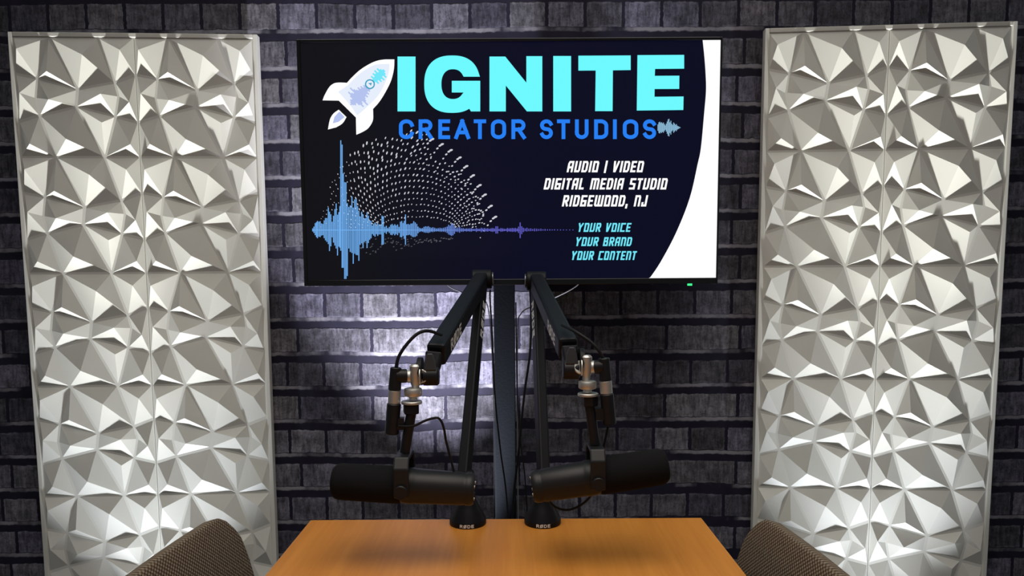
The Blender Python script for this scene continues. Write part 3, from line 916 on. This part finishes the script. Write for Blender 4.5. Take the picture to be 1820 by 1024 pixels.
microphone('black broadcast microphone on the left arm, foam end pointing left', (-.2781, 1.10, .8666), (-.0594, 1.10, .8519), (-.1542, 1.10, .9855), (-.1665, 1.10, .8595), -1,
           [[(-.172, 1.090, .9535), (-.1502, 1.085, .9545), (-.1303, 1.086, .963), (-.1148, 1.088, .9664), (-.108, 1.09, .9612), (-.1039, 1.094, .9472), (-.1016, 1.10, .9271), (-.0955, 1.103, .900), (-.0905, 1.104, .8785)]])
microphone('black broadcast microphone on the right arm, foam end pointing right', (.2381, 1.10, .8881), (.0298, 1.10, .8549), (.1175, 1.10, .9960), (.1270, 1.10, .8700), 1,
           [[(.1465, 1.103, .949), (.1435, 1.104, .934), (.1405, 1.106, .918), (.1395, 1.110, .9085), (.1365, 1.112, .8990)],
            [(.0515, 1.112, .8385), (.060, 1.118, .823), (.072, 1.119, .8145), (.088, 1.119, .8125), (.105, 1.118, .8195), (.119, 1.114, .833), (.1235, 1.112, .8445)]])

# ------------------------------------------------------------------ audio cables plugged in beside the swivels
def audio_cable(label, elbow, ring0, ring1, end, stub_to, stem_to, path):
    e, a, b, c = Vector(elbow), Vector(ring0), Vector(ring1), Vector(end)
    root = thing('audio_cable', label, 'audio cable', end, 0, 'audio cables looping from the arms to the microphones')
    def bl(bb, name, m_, **kw): return bb.build(name, m_, root, off=end, **kw)
    bl(MB().tube(path, .0026, seg=12), 'cable', M_RUBBER, smooth=True)
    pl = MB().cyl(e, a, .0085, .0098, ch=.001)
    mid = e * .62 + a * .38; mid.x = Vector(stub_to).x
    q = e * .62 + a * .38
    pl.cyl(q, Vector(stub_to), .0105, ch=.001)
    bl(pl, 'plug', M_BLACKP, smooth=True)
    bl(MB().cyl(a, b, .0094, ch=.0008), 'plug_ring', M_STEEL, smooth=True)
    br = MB().cyl(b, c, .0106, ch=.0012)
    bl(br, 'barrel', M_BLACKP, smooth=True)
    t = Vector(stem_to)
    p = b * .35 + c * .65; p = Vector((p.x, p.y, t.z))
    bl(MB().beam(p, t, .014, .018, side=(0, 1, 0)), 'clip', M_BLACKP)
    return root

audio_cable('black audio cable with angled plug beside the left microphone stem', (-.1757, 1.098, 1.042), (-.1785, 1.098, 1.0075), (-.1798, 1.098, .9870), (-.1842, 1.098, .9400), (-.1600, 1.102, 1.0285), (-.1650, 1.10, .9560),
            [(-.1758, 1.098, 1.0400), (-.1712, 1.098, 1.0583), (-.1589, 1.100, 1.077), (-.1433, 1.105, 1.0922), (-.128, 1.112, 1.0962), (-.1115, 1.150, 1.0870)])
audio_cable('black audio cable with angled plug beside the right microphone stem', (.1385, 1.098, 1.0545), (.1412, 1.098, 1.0200), (.1430, 1.098, 1.0000), (.1478, 1.098, .9530), (.1255, 1.102, 1.0400), (.1270, 1.10, .9690),
            [(.1385, 1.098, 1.0520), (.1301, 1.098, 1.0668), (.119, 1.102, 1.0785), (.1054, 1.110, 1.088), (.0935, 1.125, 1.095), (.0810, 1.170, 1.1000)])

# ------------------------------------------------------------------ loose cords
def cord(label, pts, r, m_, group='cords hanging round the screen column'):
    return tag(MB().tube(pts, r, seg=8).build('cord', m_, smooth=True), label, 'cord', group)
cord('thin black cord hanging from the left arm elbow down past the column', [(-.0445, 1.525, 1.150), (-.045, 1.523, 1.128), (-.041, 1.524, 1.051), (-.037, 1.523, .933), (-.026, 1.522, .812), (-.014, 1.52, .715), (-.004, 1.50, .55), (.01, 1.48, .20), (.03, 1.46, .003)], .0017, M_RUBBER)
cord('black cord running down from behind the right arm to the table edge', [(.0385, 1.525, 1.150), (.040, 1.522, 1.10), (.037, 1.50, 1.02), (.025, 1.50, .935), (.013, 1.50, .816), (-.001, 1.50, .673), (-.01, 1.48, .35), (-.02, 1.46, .003)], .0024, M_RUBBER)
cord('thin black cord just right of the column, behind the right arm', [(.009, 1.62, 1.12), (.010, 1.60, 1.0), (.012, 1.58, .89), (.019, 1.56, .804), (.029, 1.55, .704), (.04, 1.55, .4), (.05, 1.53, .003)], .0015, M_RUBBER)
cord('pale grey wire curving from under the screen behind the right arm', [(.175, 1.722, 1.19), (.155, 1.735, 1.155), (.101, 1.75, 1.125), (.054, 1.75, 1.107), (.022, 1.752, 1.088), (.014, 1.755, 1.04), (.012, 1.757, .80), (.014, 1.757, .35), (.02, 1.755, .0155)], .0014, M_GREYCORD)
cord('short dark wire slanting from under the screen left of the column', [(-.175, 1.722, 1.19), (-.150, 1.735, 1.156), (-.117, 1.75, 1.138), (-.085, 1.755, 1.117), (-.055, 1.757, 1.09), (-.045, 1.757, .80), (-.05, 1.757, .35), (-.055, 1.755, .0155)], .0012, M_RUBBER)
